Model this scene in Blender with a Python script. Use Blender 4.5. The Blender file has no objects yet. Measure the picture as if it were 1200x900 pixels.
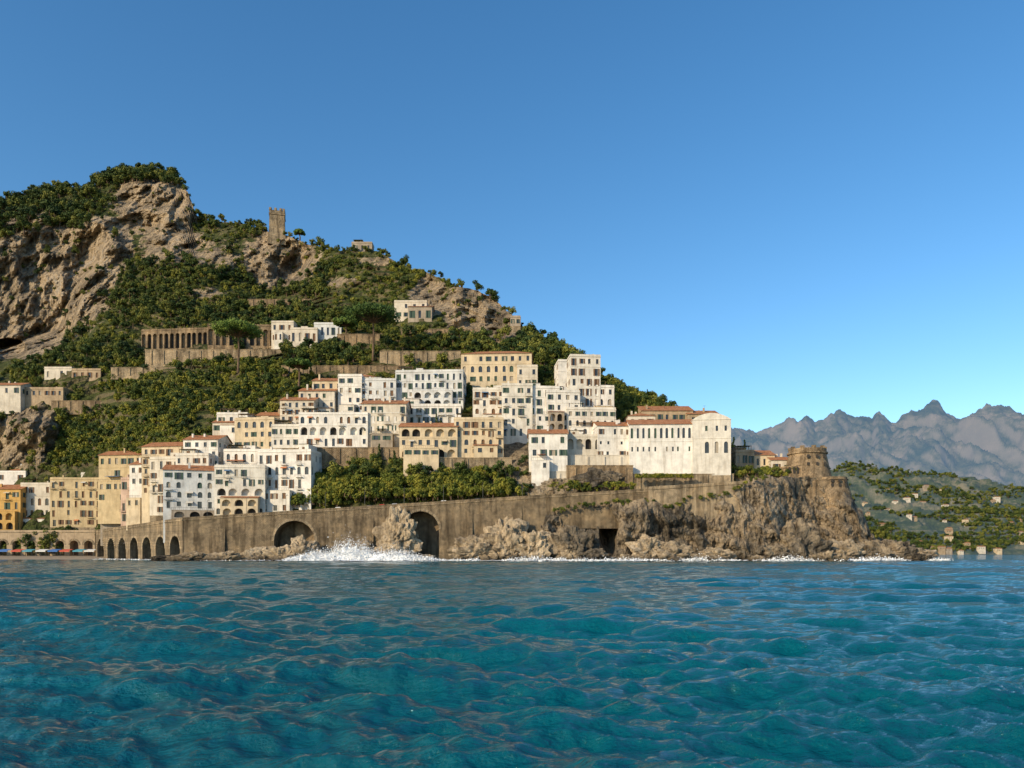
import bpy, math, random
import numpy as np
from mathutils import Vector, Matrix, noise
random.seed(7); rng=np.random.default_rng(7)
scene=bpy.context.scene
F=867.0; CH=2.8; HZ=648.0
# image column b, image row e, distance d (m) -> world metres
def P(b,e,d): return Vector(((b-600)/F*d, d, CH+(HZ-e)/F*d))

# ---------------------------------------------------------------- materials
def newmat(name):
    m=bpy.data.materials.new(name); m.use_nodes=True
    nt=m.node_tree; b=nt.nodes['Principled BSDF']; b.inputs['Roughness'].default_value=0.9
    b.inputs['Specular IOR Level'].default_value=0.2
    return m,nt,b
def nd(nt,t,**k):
    n=nt.nodes.new(t)
    for a,v in k.items(): setattr(n,a,v)
    return n
def lk(nt,a,b): nt.links.new(a,b)
def noise_n(nt,vec,scale,detail=5,rough=0.6):
    n=nd(nt,'ShaderNodeTexNoise'); n.inputs['Scale'].default_value=scale
    n.inputs['Detail'].default_value=detail; n.inputs['Roughness'].default_value=rough
    if vec is not None: lk(nt,vec,n.inputs['Vector'])
    return n
def ramp(nt,fac,stops):
    r=nd(nt,'ShaderNodeValToRGB'); cr=r.color_ramp
    while len(cr.elements)<len(stops): cr.elements.new(0.5)
    for e,(p,c) in zip(cr.elements,stops):
        e.position=p; e.color=(c[0],c[1],c[2],1) if hasattr(c,'__len__') else (c,c,c,1)
    lk(nt,fac,r.inputs[0]); return r
def mix(nt,fac,a,b,mode='MIX'):
    m=nd(nt,'ShaderNodeMix',data_type='RGBA',blend_type=mode)
    for s,v in ((m.inputs[0],fac),(m.inputs[6],a),(m.inputs[7],b)):
        if hasattr(v,'links'): lk(nt,v,s)
        elif hasattr(v,'__len__'): s.default_value=(v[0],v[1],v[2],1)
        else: s.default_value=v
    return m.outputs[2]
def geopos(nt,scale=(1,1,1)):
    g=nd(nt,'ShaderNodeNewGeometry'); mp=nd(nt,'ShaderNodeMapping')
    mp.inputs['Scale'].default_value=scale; lk(nt,g.outputs['Position'],mp.inputs[0]); return mp.outputs[0],g
def bump(nt,b,h,strength,dist):
    n=nd(nt,'ShaderNodeBump'); n.inputs['Strength'].default_value=strength; n.inputs['Distance'].default_value=dist
    lk(nt,h,n.inputs['Height']); lk(nt,n.outputs[0],b.inputs['Normal'])
_pl={}
def plaster(key,col,dirt=0.35):
    if key in _pl: return _pl[key]
    m,nt,b=newmat('plaster_'+key)
    v,_=geopos(nt,(0.25,0.25,0.25)); n1=noise_n(nt,v,1.0,6,0.7)
    v2,_=geopos(nt,(1.2,1.2,0.12)); n2=noise_n(nt,v2,1.0,4)
    r1=ramp(nt,n1.outputs[0],[(0.3,tuple(c*(1-dirt*0.55) for c in col)),(0.62,col)])
    r2=ramp(nt,n2.outputs[0],[(0.32,(0.68,0.64,0.6)),(0.5,(1,1,1))])
    lk(nt,mix(nt,dirt,r1.outputs[0],mix(nt,1.0,r1.outputs[0],r2.outputs[0],'MULTIPLY')),b.inputs['Base Color'])
    bump(nt,b,n1.outputs[0],0.2,0.1); _pl[key]=m; return m
PAL={'white':(0.76,0.73,0.67),'white2':(0.69,0.65,0.57),'offwhite':(0.64,0.58,0.48),'cool':(0.62,0.63,0.62),'cream':(0.62,0.51,0.35),'yellow':(0.56,0.44,0.26),
 'tan':(0.43,0.33,0.22),'ochre':(0.58,0.36,0.12),'pink':(0.54,0.39,0.30),'old':(0.38,0.32,0.25)}
def PL(k): return plaster(k,PAL[k],0.8 if k in('old','tan') else 0.65)
def stone(name,c1,c2,sc=0.6,bh=0.5):
    m,nt,b=newmat(name)
    g=nd(nt,'ShaderNodeNewGeometry'); s=nd(nt,'ShaderNodeSeparateXYZ'); lk(nt,g.outputs['Position'],s.inputs[0])
    a=nd(nt,'ShaderNodeMath',operation='ADD'); lk(nt,s.outputs[0],a.inputs[0]); lk(nt,s.outputs[1],a.inputs[1])
    c=nd(nt,'ShaderNodeCombineXYZ'); lk(nt,a.outputs[0],c.inputs[0]); lk(nt,s.outputs[2],c.inputs[1])
    br=nd(nt,'ShaderNodeTexBrick'); br.inputs['Scale'].default_value=sc; lk(nt,c.outputs[0],br.inputs['Vector'])
    br.inputs['Color1'].default_value=(*c1,1); br.inputs['Color2'].default_value=(*c2,1); br.inputs['Mortar'].default_value=(c2[0]*.5,c2[1]*.5,c2[2]*.5,1)
    br.inputs['Mortar Size'].default_value=0.03
    n=noise_n(nt,g.outputs['Position'],0.16,9,0.8); v2,_=geopos(nt,(0.5,0.5,0.05)); n2=noise_n(nt,v2,1.0,5,0.7)
    r=ramp(nt,n.outputs[0],[(0.36,(0.42,0.40,0.37)),(0.5,(0.9,0.86,0.8)),(0.64,(1.4,1.27,1.08))])
    r2=ramp(nt,n2.outputs[0],[(0.38,(0.42,0.40,0.38)),(0.55,(1,1,1))])
    x=mix(nt,1.0,br.outputs[0],r.outputs[0],'MULTIPLY'); x=mix(nt,0.9,x,r2.outputs[0],'MULTIPLY')
    lk(nt,x,b.inputs['Base Color']); n3=noise_n(nt,g.outputs['Position'],1.3,6,0.7); bump(nt,b,n3.outputs[0],0.7,0.6); return m
M_wall=stone('sea_wall_stone',(0.32,0.255,0.175),(0.225,0.185,0.13))
M_stone=stone('pale_stone',(0.45,0.37,0.265),(0.36,0.30,0.215))
M_arc=stone('brown_stone',(0.38,0.295,0.20),(0.30,0.235,0.16))
def rockmat(name,cols,bs=1.0,crack=.8):
    m,nt,b=newmat(name); v,g=geopos(nt,(0.06,0.06,0.035)); n1=noise_n(nt,v,1.0,9,0.72)
    v2,_=geopos(nt,(0.35,0.35,0.07)); n2=noise_n(nt,v2,1.0,7,0.7)
    r=ramp(nt,n1.outputs[0],[(0.34,cols[0]),(0.46,cols[1]),(0.56,cols[2]),(0.68,cols[3])])
    r2=ramp(nt,n2.outputs[0],[(0.38,(0.24,0.23,0.22)),(0.5,(1,1,1))])
    x=mix(nt,crack,r.outputs[0],r2.outputs[0],'MULTIPLY')  # crevice darkness put into the colour by vertically stretched noise
    v4,_=geopos(nt,(1,1,.8)); n4=noise_n(nt,v4,.8,8,.75); r4=ramp(nt,n4.outputs[0],[(.38,(.45,.44,.43)),(.53,(1.12,1.1,1.06))]); x=mix(nt,.85,x,r4.outputs[0],'MULTIPLY')
    s=nd(nt,'ShaderNodeSeparateXYZ'); lk(nt,g.outputs['Position'],s.inputs[0])
    wet=nd(nt,'ShaderNodeMapRange'); wet.inputs[1].default_value=0.6; wet.inputs[2].default_value=2.6; wet.inputs[3].default_value=0.3; wet.inputs[4].default_value=1.0
    lk(nt,s.outputs[2],wet.inputs[0]); x=mix(nt,1.0,x,wet.outputs[0],'MULTIPLY')
    lk(nt,x,b.inputs['Base Color']); n3=noise_n(nt,g.outputs['Position'],0.7,9,0.75); bump(nt,b,n3.outputs[0],1.0,bs*1.6); return m,nt,b,x
RC=[(0.13,0.11,0.085),(0.33,0.265,0.185),(0.50,0.39,0.26),(0.42,0.375,0.31)]
M_rock=rockmat('headland_rock',[(0.085,0.077,0.068),(0.20,0.17,0.13),(0.42,0.33,0.225),(0.38,0.335,0.27)],1.3,.95)[0]
M_prock=rockmat('pale_rock',[(0.25,0.205,0.15),(0.46,0.365,0.25),(0.60,0.48,0.33),(0.50,0.43,0.34)],1.0,.6)[0]
def terrainmat():
    m,nt,b,rk=rockmat('hillside_ground',RC,1.6,.9)
    at=nd(nt,'ShaderNodeAttribute',attribute_name='rock'); g=nd(nt,'ShaderNodeNewGeometry')
    n=noise_n(nt,g.outputs['Position'],0.05,8,0.72)
    gr=ramp(nt,n.outputs[0],[(0.34,(0.03,0.045,0.012)),(0.48,(0.07,0.088,0.022)),(0.6,(0.12,0.125,0.038)),(0.72,(0.25,0.20,0.11))])
    nf=noise_n(nt,g.outputs['Position'],0.5,6,0.75); rf=ramp(nt,nf.outputs[0],[(0.4,(0.35,0.37,0.35)),(0.58,(1.2,1.2,1.2))])
    gc=mix(nt,1.0,gr.outputs[0],rf.outputs[0],'MULTIPLY')
    s=nd(nt,'ShaderNodeSeparateXYZ'); lk(nt,g.outputs['True Normal'],s.inputs[0])
    st=ramp(nt,s.outputs[2],[(0.12,0.6),(0.4,0.0)])
    gc=mix(nt,st.outputs[0],gc,(0.25,0.20,0.13))
    add=nd(nt,'ShaderNodeMath',operation='ADD'); lk(nt,at.outputs['Fac'],add.inputs[0])
    n5=noise_n(nt,g.outputs['Position'],0.09,7,0.7); sb=nd(nt,'ShaderNodeMath',operation='MULTIPLY_ADD'); lk(nt,n5.outputs[0],sb.inputs[0]); sb.inputs[1].default_value=1.8; sb.inputs[2].default_value=-0.9
    lk(nt,sb.outputs[0],add.inputs[1]); fr=ramp(nt,add.outputs[0],[(0.42,0.0),(0.54,1.0)])
    lk(nt,mix(nt,fr.outputs[0],gc,rk),b.inputs['Base Color']); return m
M_ter=terrainmat()
def leafmat(name,a,c,d):
    m,nt,b=newmat(name); oi=nd(nt,'ShaderNodeObjectInfo'); g=nd(nt,'ShaderNodeNewGeometry')
    n=noise_n(nt,g.outputs['Position'],0.35,3); ad=nd(nt,'ShaderNodeMath',operation='MULTIPLY_ADD'); lk(nt,oi.outputs['Random'],ad.inputs[0]); ad.inputs[1].default_value=0.6; lk(nt,n.outputs[0],ad.inputs[2])
    r=ramp(nt,ad.outputs[0],[(0.45,a),(0.75,c),(1.0,d)]); lk(nt,r.outputs[0],b.inputs['Base Color'])
    b.inputs['Roughness'].default_value=0.7; return m
M_leaf=leafmat('leaves',(0.028,0.05,0.012),(0.078,0.105,0.02),(0.17,0.175,0.034))
M_vine=leafmat('vine_leaves',(0.055,0.085,0.016),(0.15,0.17,0.026),(0.26,0.245,0.038))
M_pine=leafmat('pine_needles',(0.045,0.085,0.02),(0.10,0.16,0.032),(0.15,0.21,0.04))
M_dpine=leafmat('dark_needles',(0.018,0.036,0.012),(0.035,0.062,0.016),(0.06,0.09,0.022))
m,nt,b=newmat('bark'); b.inputs['Base Color'].default_value=(0.12,0.08,0.05,1)
n=noise_n(nt,None,8); r=ramp(nt,n.outputs[0],[(0.3,(0.07,0.045,0.03)),(0.7,(0.17,0.12,0.08))]); lk(nt,r.outputs[0],b.inputs['Base Color']); M_bark=m
def tilemat():
    m,nt,b=newmat('terracotta_tiles'); v,g=geopos(nt,(0.5,0.5,0.5)); n=noise_n(nt,v,1.5,6,0.7)
    r=ramp(nt,n.outputs[0],[(0.3,(0.26,0.10,0.045)),(0.5,(0.46,0.20,0.09)),(0.7,(0.56,0.30,0.16))])
    w=nd(nt,'ShaderNodeTexWave'); w.inputs['Scale'].default_value=1.1; w.inputs['Distortion'].default_value=0.6; lk(nt,g.outputs['Position'],w.inputs[0])
    r2=ramp(nt,w.outputs[0],[(0.1,(0.6,0.6,0.6)),(0.5,(1,1,1))])
    lk(nt,mix(nt,0.7,r.outputs[0],r2.outputs[0],'MULTIPLY'),b.inputs['Base Color']); bump(nt,b,w.outputs[0],0.6,0.15); return m
M_tile=tilemat()
def simple(name,c,rough=0.8,metal=0,var=0.25,sc=2.0):
    m,nt,b=newmat(name); g=nd(nt,'ShaderNodeNewGeometry'); n=noise_n(nt,g.outputs['Position'],sc,5)
    r=ramp(nt,n.outputs[0],[(0.3,tuple(x*(1-var) for x in c)),(0.7,c)]); lk(nt,r.outputs[0],b.inputs['Base Color'])
    b.inputs['Roughness'].default_value=rough; b.inputs['Metallic'].default_value=metal; return m
M_glass=simple('window_glass',(0.05,0.055,0.06),0.15,0,.6,.35); M_glass.node_tree.nodes['Principled BSDF'].inputs['Specular IOR Level'].default_value=0.5
M_shg=simple('green_shutters',(0.06,0.10,0.08)); M_shb=simple('brown_shutters',(0.17,0.10,0.06)); M_cur=simple('pale_curtain',(0.35,0.31,0.25))
M_flat=simple('flat_roof_concrete',(0.42,0.38,0.33)); M_rail=simple('iron_railing',(0.08,0.08,0.08),0.5)
M_asph=simple('asphalt',(0.055,0.055,0.055)); M_line=simple('road_paint',(0.75,0.75,0.72)); M_sand=simple('beach_sand',(0.34,0.28,0.21),0.95,0,0.3,0.7)
M_pave=simple('pavement_stone',(0.36,0.33,0.29)); M_dark=simple('dark_interior',(0.05,0.045,0.04))  # dark_interior: shade inside openings put into a plain dark colour
M_tyre=simple('tyre_rubber',(0.02,0.02,0.02)); M_awn=[simple('canvas_%d'%i,c) for i,c in enumerate([(.6,.5,.34),(.55,.22,.1),(.62,.58,.5),(.12,.2,.3)])]

# ---------------------------------------------------------------- mesh builder
class MB:
    def __init__(s): s.v=[]; s.f=[]; s.m=[]; s.mats=[]
    def mi(s,m):
        if m not in s.mats: s.mats.append(m)
        return s.mats.index(m)
    def poly(s,pts,m):
        i=len(s.v); s.v+= [tuple(p) for p in pts]; s.f.append(tuple(range(i,i+len(pts)))); s.m.append(s.mi(m))
    def hexa(s,pts,m):
        i=len(s.v); s.v+=[tuple(p) for p in pts]
        for f in ((0,1,5,4),(1,2,6,5),(2,3,7,6),(3,0,4,7),(4,5,6,7),(3,2,1,0)): s.f.append(tuple(i+k for k in f)); s.m.append(s.mi(m))
    def box(s,x0,x1,y0,y1,z0,z1,m):
        s.hexa([(x0,y0,z0),(x1,y0,z0),(x1,y1,z0),(x0,y1,z0),(x0,y0,z1),(x1,y0,z1),(x1,y1,z1),(x0,y1,z1)],m)
    def obj(s,name,parent=None,loc=None,rot=0,smooth=False):
        if not s.f: return None
        me=bpy.data.meshes.new(name); me.from_pydata(s.v,[],s.f); 
        for m in s.mats: me.materials.append(m)
        me.polygons.foreach_set('material_index',s.m)
        if smooth: me.polygons.foreach_set('use_smooth',[True]*len(s.f))
        me.update(); o=bpy.data.objects.new(name,me); scene.collection.objects.link(o)
        if parent: o.parent=parent
        if loc is not None: o.location=loc; o.rotation_euler=(0,0,rot)
        return o
def empty(name,loc,rot=0):
    e=bpy.data.objects.new(name,None); e.location=loc; e.rotation_euler=(0,0,rot); e.empty_display_size=1; scene.collection.objects.link(e); return e
def cyl(mb,p0,p1,r0,r1,n,m,cap=True):
    p0=Vector(p0);p1=Vector(p1); d=(p1-p0).normalized(); a=d.orthogonal().normalized(); c=d.cross(a)
    A=[p0+(a*math.cos(t)+c*math.sin(t))*r0 for t in [2*math.pi*k/n for k in range(n)]]
    B=[p1+(a*math.cos(t)+c*math.sin(t))*r1 for t in [2*math.pi*k/n for k in range(n)]]
    for k in range(n): mb.poly([A[k],A[(k+1)%n],B[(k+1)%n],B[k]],m)
    if cap: mb.poly(B,m)

def panel(W,G,fr,c0,c1,f0,top,op,wm,gm,rec):
    """wall strip c0..c1 with one opening; fr(u,z,inset)->point"""
    t=top if callable(top) else (lambda u:top)
    if op is None:
        W.poly([fr(c0,f0,0),fr(c1,f0,0),fr(c1,t(c1),0),fr(c0,t(c0),0)],wm); return
    uc,ww,zb,zt,arch=op; u0=uc-ww/2; u1=uc+ww/2
    W.poly([fr(c0,f0,0),fr(u0,f0,0),fr(u0,t(u0),0),fr(c0,t(c0),0)],wm)
    W.poly([fr(u1,f0,0),fr(c1,f0,0),fr(c1,t(c1),0),fr(u1,t(u1),0)],wm)
    if zb>f0+1e-3: W.poly([fr(u0,f0,0),fr(u1,f0,0),fr(u1,zb,0),fr(u0,zb,0)],wm)
    if arch:
        r=ww/2; rise=min(r,(zt-zb)*0.6); sp=zt-rise; K=8
        arc=[(uc-r*math.cos(math.pi*k/K), sp+rise*math.sin(math.pi*k/K)) for k in range(K+1)]
    else: arc=[(u0,zt),(u1,zt)]
    for a,b2 in zip(arc[:-1],arc[1:]):
        W.poly([fr(a[0],a[1],0),fr(b2[0],b2[1],0),fr(b2[0],t(b2[0]),0),fr(a[0],t(a[0]),0)],wm)
    out=[(u0,zb)]+arc+[(u1,zb)] if arch else [(u0,zb),(u0,zt),(u1,zt),(u1,zb)]
    for a,b2 in zip(out,out[1:]+out[:1]): W.poly([fr(a[0],a[1],0),fr(b2[0],b2[1],0),fr(b2[0],b2[1],rec),fr(a[0],a[1],rec)],wm)
    G.poly([fr(a[0],a[1],rec) for a in out[::-1]],gm)

RECTS=[]
def facade(W,G,B,org,U,Nn,w,h,floors,cols,kinds,wm,sh,balc,rr):
    org=Vector(org);U=Vector(U);Nn=Vector(Nn); Z=Vector((0,0,1))
    fr=lambda u,z,i: org+U*u+Z*z-Nn*i
    def bx(MBo,u0,u1,i0,i1,z0,z1,m): MBo.hexa([fr(u,z,i) for z in(z0,z1) for (u,i) in((u0,i0),(u1,i0),(u1,i1),(u0,i1))],m)
    fh=h/floors
    for f in range(floors):
        k=kinds[f%len(kinds)]
        nc=cols if k!='A' else max(2,int(cols*0.8)); cw=w/nc
        for c in range(nc):
            c0=c*cw;c1=c0+cw;f0=f*fh; uc=(c0+c1)/2+(rr.random()-.5)*0.16*cw
            if k=='-' or (k!='A' and rr.random()<0.09): panel(W,G,fr,c0,c1,f0,f0+fh,None,wm,M_glass,.2); continue
            q_=rr.uniform(.85,1.15)
            if k=='A': op=(uc,cw*0.68,f0+fh*0.12,f0+fh*0.86,True); rec=1.5
            elif k=='a': op=(uc,min(cw*0.42,1.8)*q_,f0+fh*0.2,f0+fh*0.82,True); rec=.35
            elif k=='s': op=(uc,min(cw*0.3,0.9),f0+fh*0.4,f0+fh*0.68,False); rec=.3
            else: op=(uc,min(cw*0.38,1.4)*q_,f0+fh*(0.1 if (balc and rr.random()<.6) else .3),f0+fh*(.76+.05*rr.random()),False); rec=.32
            gm=M_glass if rr.random()<0.66 or k=='A' else rr.choice([sh,sh,M_cur])
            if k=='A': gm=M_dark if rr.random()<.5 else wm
            panel(W,G,fr,c0,c1,f0,f0+fh,op,wm,gm,rec)
            if k in 'r' and rr.random()<.7: bx(B,op[0]-op[1]*.62,op[0]+op[1]*.62,-.12,-.003,op[2]-.14,op[2]-.004,wm)
            if k=='r' and rr.random()<0.4:
                for sgn in (-1,1):
                    ua=op[0]+sgn*op[1]/2; ub=ua+sgn*op[1]*0.48
                    bx(G,min(ua,ub),max(ua,ub),-.09,-.03,op[2],op[3],sh)
            if balc and rr.random()<.10 and k in 'ra':
                m_=rr.choice(M_awn); G.poly([fr(op[0]-op[1]*.9,op[3]+.1,0.01),fr(op[0]+op[1]*.9,op[3]+.1,0.01),fr(op[0]+op[1]*.9,op[3]-.6,-1.2),fr(op[0]-op[1]*.9,op[3]-.6,-1.2)],m_)
            if balc and f>0 and k in 'ra' and rr.random()<0.6*balc:
                a0=max(c0+.1,op[0]-op[1]*1.05);a1=min(c1-.1,op[0]+op[1]*1.05)
                zz=f0+0.02; bx(B,a0,a1,-1.0,-.003,zz-.18,zz,wm)
                bx(B,a0,a1,-1.0,-.95,zz+.95,zz+1.02,M_rail)
                nb=5
                for t in range(nb+1):
                    u=a0+(a1-a0-.06)*t/nb; bx(B,u,u+.06,-.99,-.94,zz,zz+.95,M_rail)
    
def building(name,x0,x1,yt,yb,floors,cols,col,roof='flat',kinds='r',rot=0,dep=12,d=None,balc=0,sh=None,dd=3.0,clutter=True,reg=True):
    rr=random.Random(int(x0*31+yt*7))
    D=d if d else Dat((x0+x1)/2,yb)-dd
    w=(x1-x0)/F*D; h=(yb-yt)/F*D; loc=P((x0+x1)/2,yb,D)
    if reg: RECTS.append((x0,x1,yt,yb,D))
    if col=='white' and rr.random()<.35: col='white2'
    e=empty(name,loc,math.radians(rot)); wm=PL(col) if isinstance(col,str) else col
    sh=sh or (M_shg if rr.random()<.5 else M_shb)
    W=MB();G=MB();R=MB();B=MB(); hw=w/2
    facade(W,G,B,(-hw,0,0),(1,0,0),(0,-1,0),w,h,floors,cols,kinds,wm,sh,balc,rr)
    sc=max(2,int(dep/ (w/cols)))
    sk=[k if k!='A' else 'r' for k in kinds]
    facade(W,G,B,(hw,0,0),(0,1,0),(1,0,0),dep,h,floors,sc,sk,wm,sh,0,rr)
    facade(W,G,B,(-hw,dep,0),(0,-1,0),(-1,0,0),dep,h,floors,sc,sk,wm,sh,0,rr)
    W.poly([(hw,dep,0),(-hw,dep,0),(-hw,dep,h),(hw,dep,h)],wm)
    W.box(-hw+.01,hw-.01,.01,dep-.01,-9,-.003,M_stone if rr.random()<.35 else wm)   # footing
    if floors>1 and rr.random()<.6: W.box(-hw-.12,hw+.12,-.12,-.003,h/floors*(floors-1)-.1,h/floors*(floors-1)+.1,wm)
    W.box(-hw-.18,hw+.18,-.18,dep+.18,h+.003,h+.22,wm)
    z=h+.223
    if clutter and floors>=2 and rr.random()<.65 and cols>=3:
        fh=h/floors; aw=w*rr.uniform(.35,.8); a0=-hw+rr.random()*(w-aw); ad_=rr.uniform(2,3.8); am=rr.choice([wm,wm,PL('white'),PL('white2'),PL('cream'),PL('old')]); nf=1 if floors<4 or rr.random()<.6 else 2
        ah=fh*nf*rr.uniform(.8,1)
        facade(W,G,B,(a0,-ad_,0),(1,0,0),(0,-1,0),aw,ah,nf,max(2,int(aw/3.2)),[rr.choice('rraA')]*nf,am,sh,0,rr)
        W.poly([(a0,-ad_,0),(a0,-ad_,ah),(a0,-.02,ah),(a0,-.02,0)],am);W.poly([(a0+aw,-ad_,0),(a0+aw,-.02,0),(a0+aw,-.02,ah),(a0+aw,-ad_,ah)],am)
        W.box(a0-.1,a0+aw+.1,-ad_-.1,-.19,ah+.003,ah+.18,am); W.box(a0+.01,a0+aw-.01,-ad_+.01,-.02,-9,-.003,am)
        if rr.random()<.4: 
            R.poly([(a0-.3,-ad_-.4,ah+.25),(a0+aw+.3,-ad_-.4,ah+.25),(a0+aw+.3,-.2,ah+1.0),(a0-.3,-.2,ah+1.0)],M_tile)
        else:
            B.box(a0,a0+aw,-ad_,-ad_+.06,ah+1.05,ah+1.12,M_rail)
            for t in range(int(aw/.7)+1): B.box(a0+t*.7,a0+t*.7+.06,-ad_,-ad_+.05,ah+.19,ah+1.05,M_rail)
            if rr.random()<.5:
                u=a0+rr.random()*aw*.4; G.poly([(u,-ad_+.2,ah+2.3),(u+aw*.5,-ad_+.2,ah+2.3),(u+aw*.5,-.25,ah+2.8),(u,-.25,ah+2.8)],rr.choice(M_awn))
    if roof=='flat':
        t=.3;ph=.8
        for a in ((-hw,hw,0,t),(-hw,hw,dep-t,dep),(-hw,-hw+t,t+.003,dep-t-.003),(hw-t,hw,t+.003,dep-t-.003)): R.box(*a,z,z+ph,wm)
        R.box(-hw+t+.01,hw-t-.01,t+.01,dep-t-.01,z,z+.05,M_flat)
        if clutter:
            if rr.random()<.65:
                a=rr.uniform(-hw+.6,max(-hw+.7,hw-5)); aw=min(rr.uniform(3,6),hw-.5-a); hh=rr.uniform(2,3.2); y0=rr.uniform(.8,dep*.5); R.box(a,a+aw,y0,dep*.85,z+.06,z+hh,wm)
                if rr.random()<.4: R.poly([(a-.3,y0-.4,z+hh+.02),(a+aw+.3,y0-.4,z+hh+.02),(a+aw+.3,dep*.87,z+hh+1.2),(a-.3,dep*.87,z+hh+1.2)],M_tile)
                G.box(a+aw*.35,a+aw*.6,y0-.05,y0+.02,z+.1,z+1.9,sh)
            if rr.random()<.45:
                a=-hw+1; bb=min(hw-1,a+6)
                for px_ in (a,bb):
                    for py_ in (1,4.2): R.box(px_,px_+.15,py_,py_+.15,z+.05,z+2.4,M_shb)
                for k in range(6): 
                    u=a+(bb-a)*k/5; R.box(u,u+.12,.8,4.6,z+2.403,z+2.52,M_shb)
                R.poly([(a,1,z+2.56),(bb,1,z+2.56),(bb,4.3,z+2.56),(a,4.3,z+2.56)],rr.choice([M_vine,M_leaf,M_awn[0]]))
    elif roof=='hip':
        o=.5; rh=min(w,dep)*.2; A=[(-hw-o,-o,z),(hw+o,-o,z),(hw+o,dep+o,z),(-hw-o,dep+o,z)]
        if w>dep: r0=(-hw+dep/2,dep/2,z+rh); r1=(hw-dep/2,dep/2,z+rh); S=[(A[0],A[1],r1,r0),(A[1],A[2],r1),(A[2],A[3],r0,r1),(A[3],A[0],r0)]
        else: r0=(0,w/2,z+rh); r1=(0,dep-w/2,z+rh); S=[(A[0],A[1],r0),(A[1],A[2],r1,r0),(A[2],A[3],r1),(A[3],A[0],r0,r1)]
        for s in S: R.poly(s,M_tile)
        R.poly(A[::-1],M_tile)
    elif roof=='shed':
        o=.5; rh=dep*.24
        R.poly([(-hw-o,-o,z),(hw+o,-o,z),(hw+o,dep*.6,z+rh),(-hw-o,dep*.6,z+rh)],M_tile);R.poly([(hw+o,dep+o,z+.1),(-hw-o,dep+o,z+.1),(-hw-o,dep*.6,z+rh),(hw+o,dep*.6,z+rh)],M_tile)
        for x_ in(-hw,hw): R.poly([(x_,0,z-.01),(x_,dep,z-.01),(x_,dep*.6,z+rh-.15)],wm)
    elif roof=='curved':
        n=10; pts=[(-hw+w*k/n, z+ w*.17*math.sin(math.pi*k/n)**.8) for k in range(n+1)]
        for a,b2 in zip(pts[:-1],pts[1:]): R.poly([(a[0],0,a[1]),(b2[0],0,b2[1]),(b2[0],dep,b2[1]),(a[0],dep,a[1])],wm)
        R.poly([(p[0],0,p[1]) for p in pts][::-1],wm)
    if roof in('hip','shed','flat') and clutter:
        for _ in range(rr.randint(1,3)):
            a=rr.uniform(-hw+.8,hw-1.6); c=rr.uniform(2,dep-2); R.box(a,a+.7,c,c+.7,z+.06,z+rr.uniform(1.6,2.6)+(1.2 if roof!='flat' else 0),wm)
        if rr.random()<.5: a=rr.uniform(-hw+1,hw-1); R.box(a,a+.06,3,3.06,z,z+4.2,M_rail); R.box(a-.7,a+.7,3.01,3.05,z+4,z+4.06,M_rail)
    W.obj('walls',e);G.obj('windows',e);R.obj('roof',e);B.obj('balconies',e)
    return e

# ---------------------------------------------------------------- hill terrain
SKY=[(-160,235),(0,240),(20,234),(60,222),(100,226),(116,212),(140,207),(175,204),(205,210),(220,224),(229,250),(250,260),(290,264),(315,272),(340,277),(360,286),(400,294),(440,294),(470,310),(510,324),(550,338),(580,350),(603,372),(620,392),(650,402),(665,416),(700,436),(740,455),(780,472),(820,495),(850,520),(865,533),(885,545),(900,549),(940,556)]
SKY=np.array(SKY,float)
COLS=[(-160,{645:345,620:352,545:366,465:376,450:390,412:450,400:505,250:530,232:600}),
(0,{645:345,620:352,545:364,465:374,450:388,412:450,400:505,265:530,235:600}),
(70,{645:345,620:350,560:358,520:366,430:392,405:440,390:500,270:528,225:590}),
(110,{645:345,615:348,560:352,520:362,430:392,400:432,350:478,310:512,260:530,212:585}),
(200,{607:288,560:297,515:316,480:335,420:385,415:415,380:432,300:500,262:540,215:556,200:590}),
(325,{600:278,525:296,485:315,430:352,410:392,375:425,335:482,280:505,268:525}),
(440,{590:277,530:290,480:318,437:345,410:375,380:400,340:440,290:490}),
(540,{585:277,535:290,485:312,447:335,420:350,400:374,345:410,330:425}),
(600,{580:277,550:284,500:305,447:335,405:360,370:395,350:410}),
(660,{575:277,550:284,510:300,440:345,418:355,400:385}),
(740,{570:278,550:284,480:320,447:350}),
(800,{565:280,555:285,480:320,470:330}),
(860,{562:282,545:300,525:320}),
(940,{562:284,548:300,540:310})]
PX=np.arange(-160,941,1.0); PY=np.arange(150,661,1.0)
tab=np.zeros((len(PX),len(PY)))
cv=[]
for c,k in COLS:
    ys=sorted(k); cv.append(np.interp(PY,ys,[k[y] for y in ys]))
cx=[c for c,_ in COLS]; cv=np.array(cv)
for j in range(len(PY)): tab[:,j]=np.interp(PX,cx,cv[:,j])
for _ in range(6):
    t=tab.copy(); t[1:-1]=(tab[:-2]+tab[1:-1]*2+tab[2:])/4; tab=t
    t=tab.copy(); t[:,1:-1]=(tab[:,:-2]+tab[:,1:-1]*2+tab[:,2:])/4; tab=t
def Dat(px,py):
    px=min(max(px,-160),939.9); py=min(max(py,150),659.9); i=int(px+160); j=int(py-150); a=px+160-i; b_=py-150-j
    return (tab[i,j]*(1-a)+tab[i+1,j]*a)*(1-b_)+(tab[i,j+1]*(1-a)+tab[i+1,j+1]*a)*b_
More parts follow.
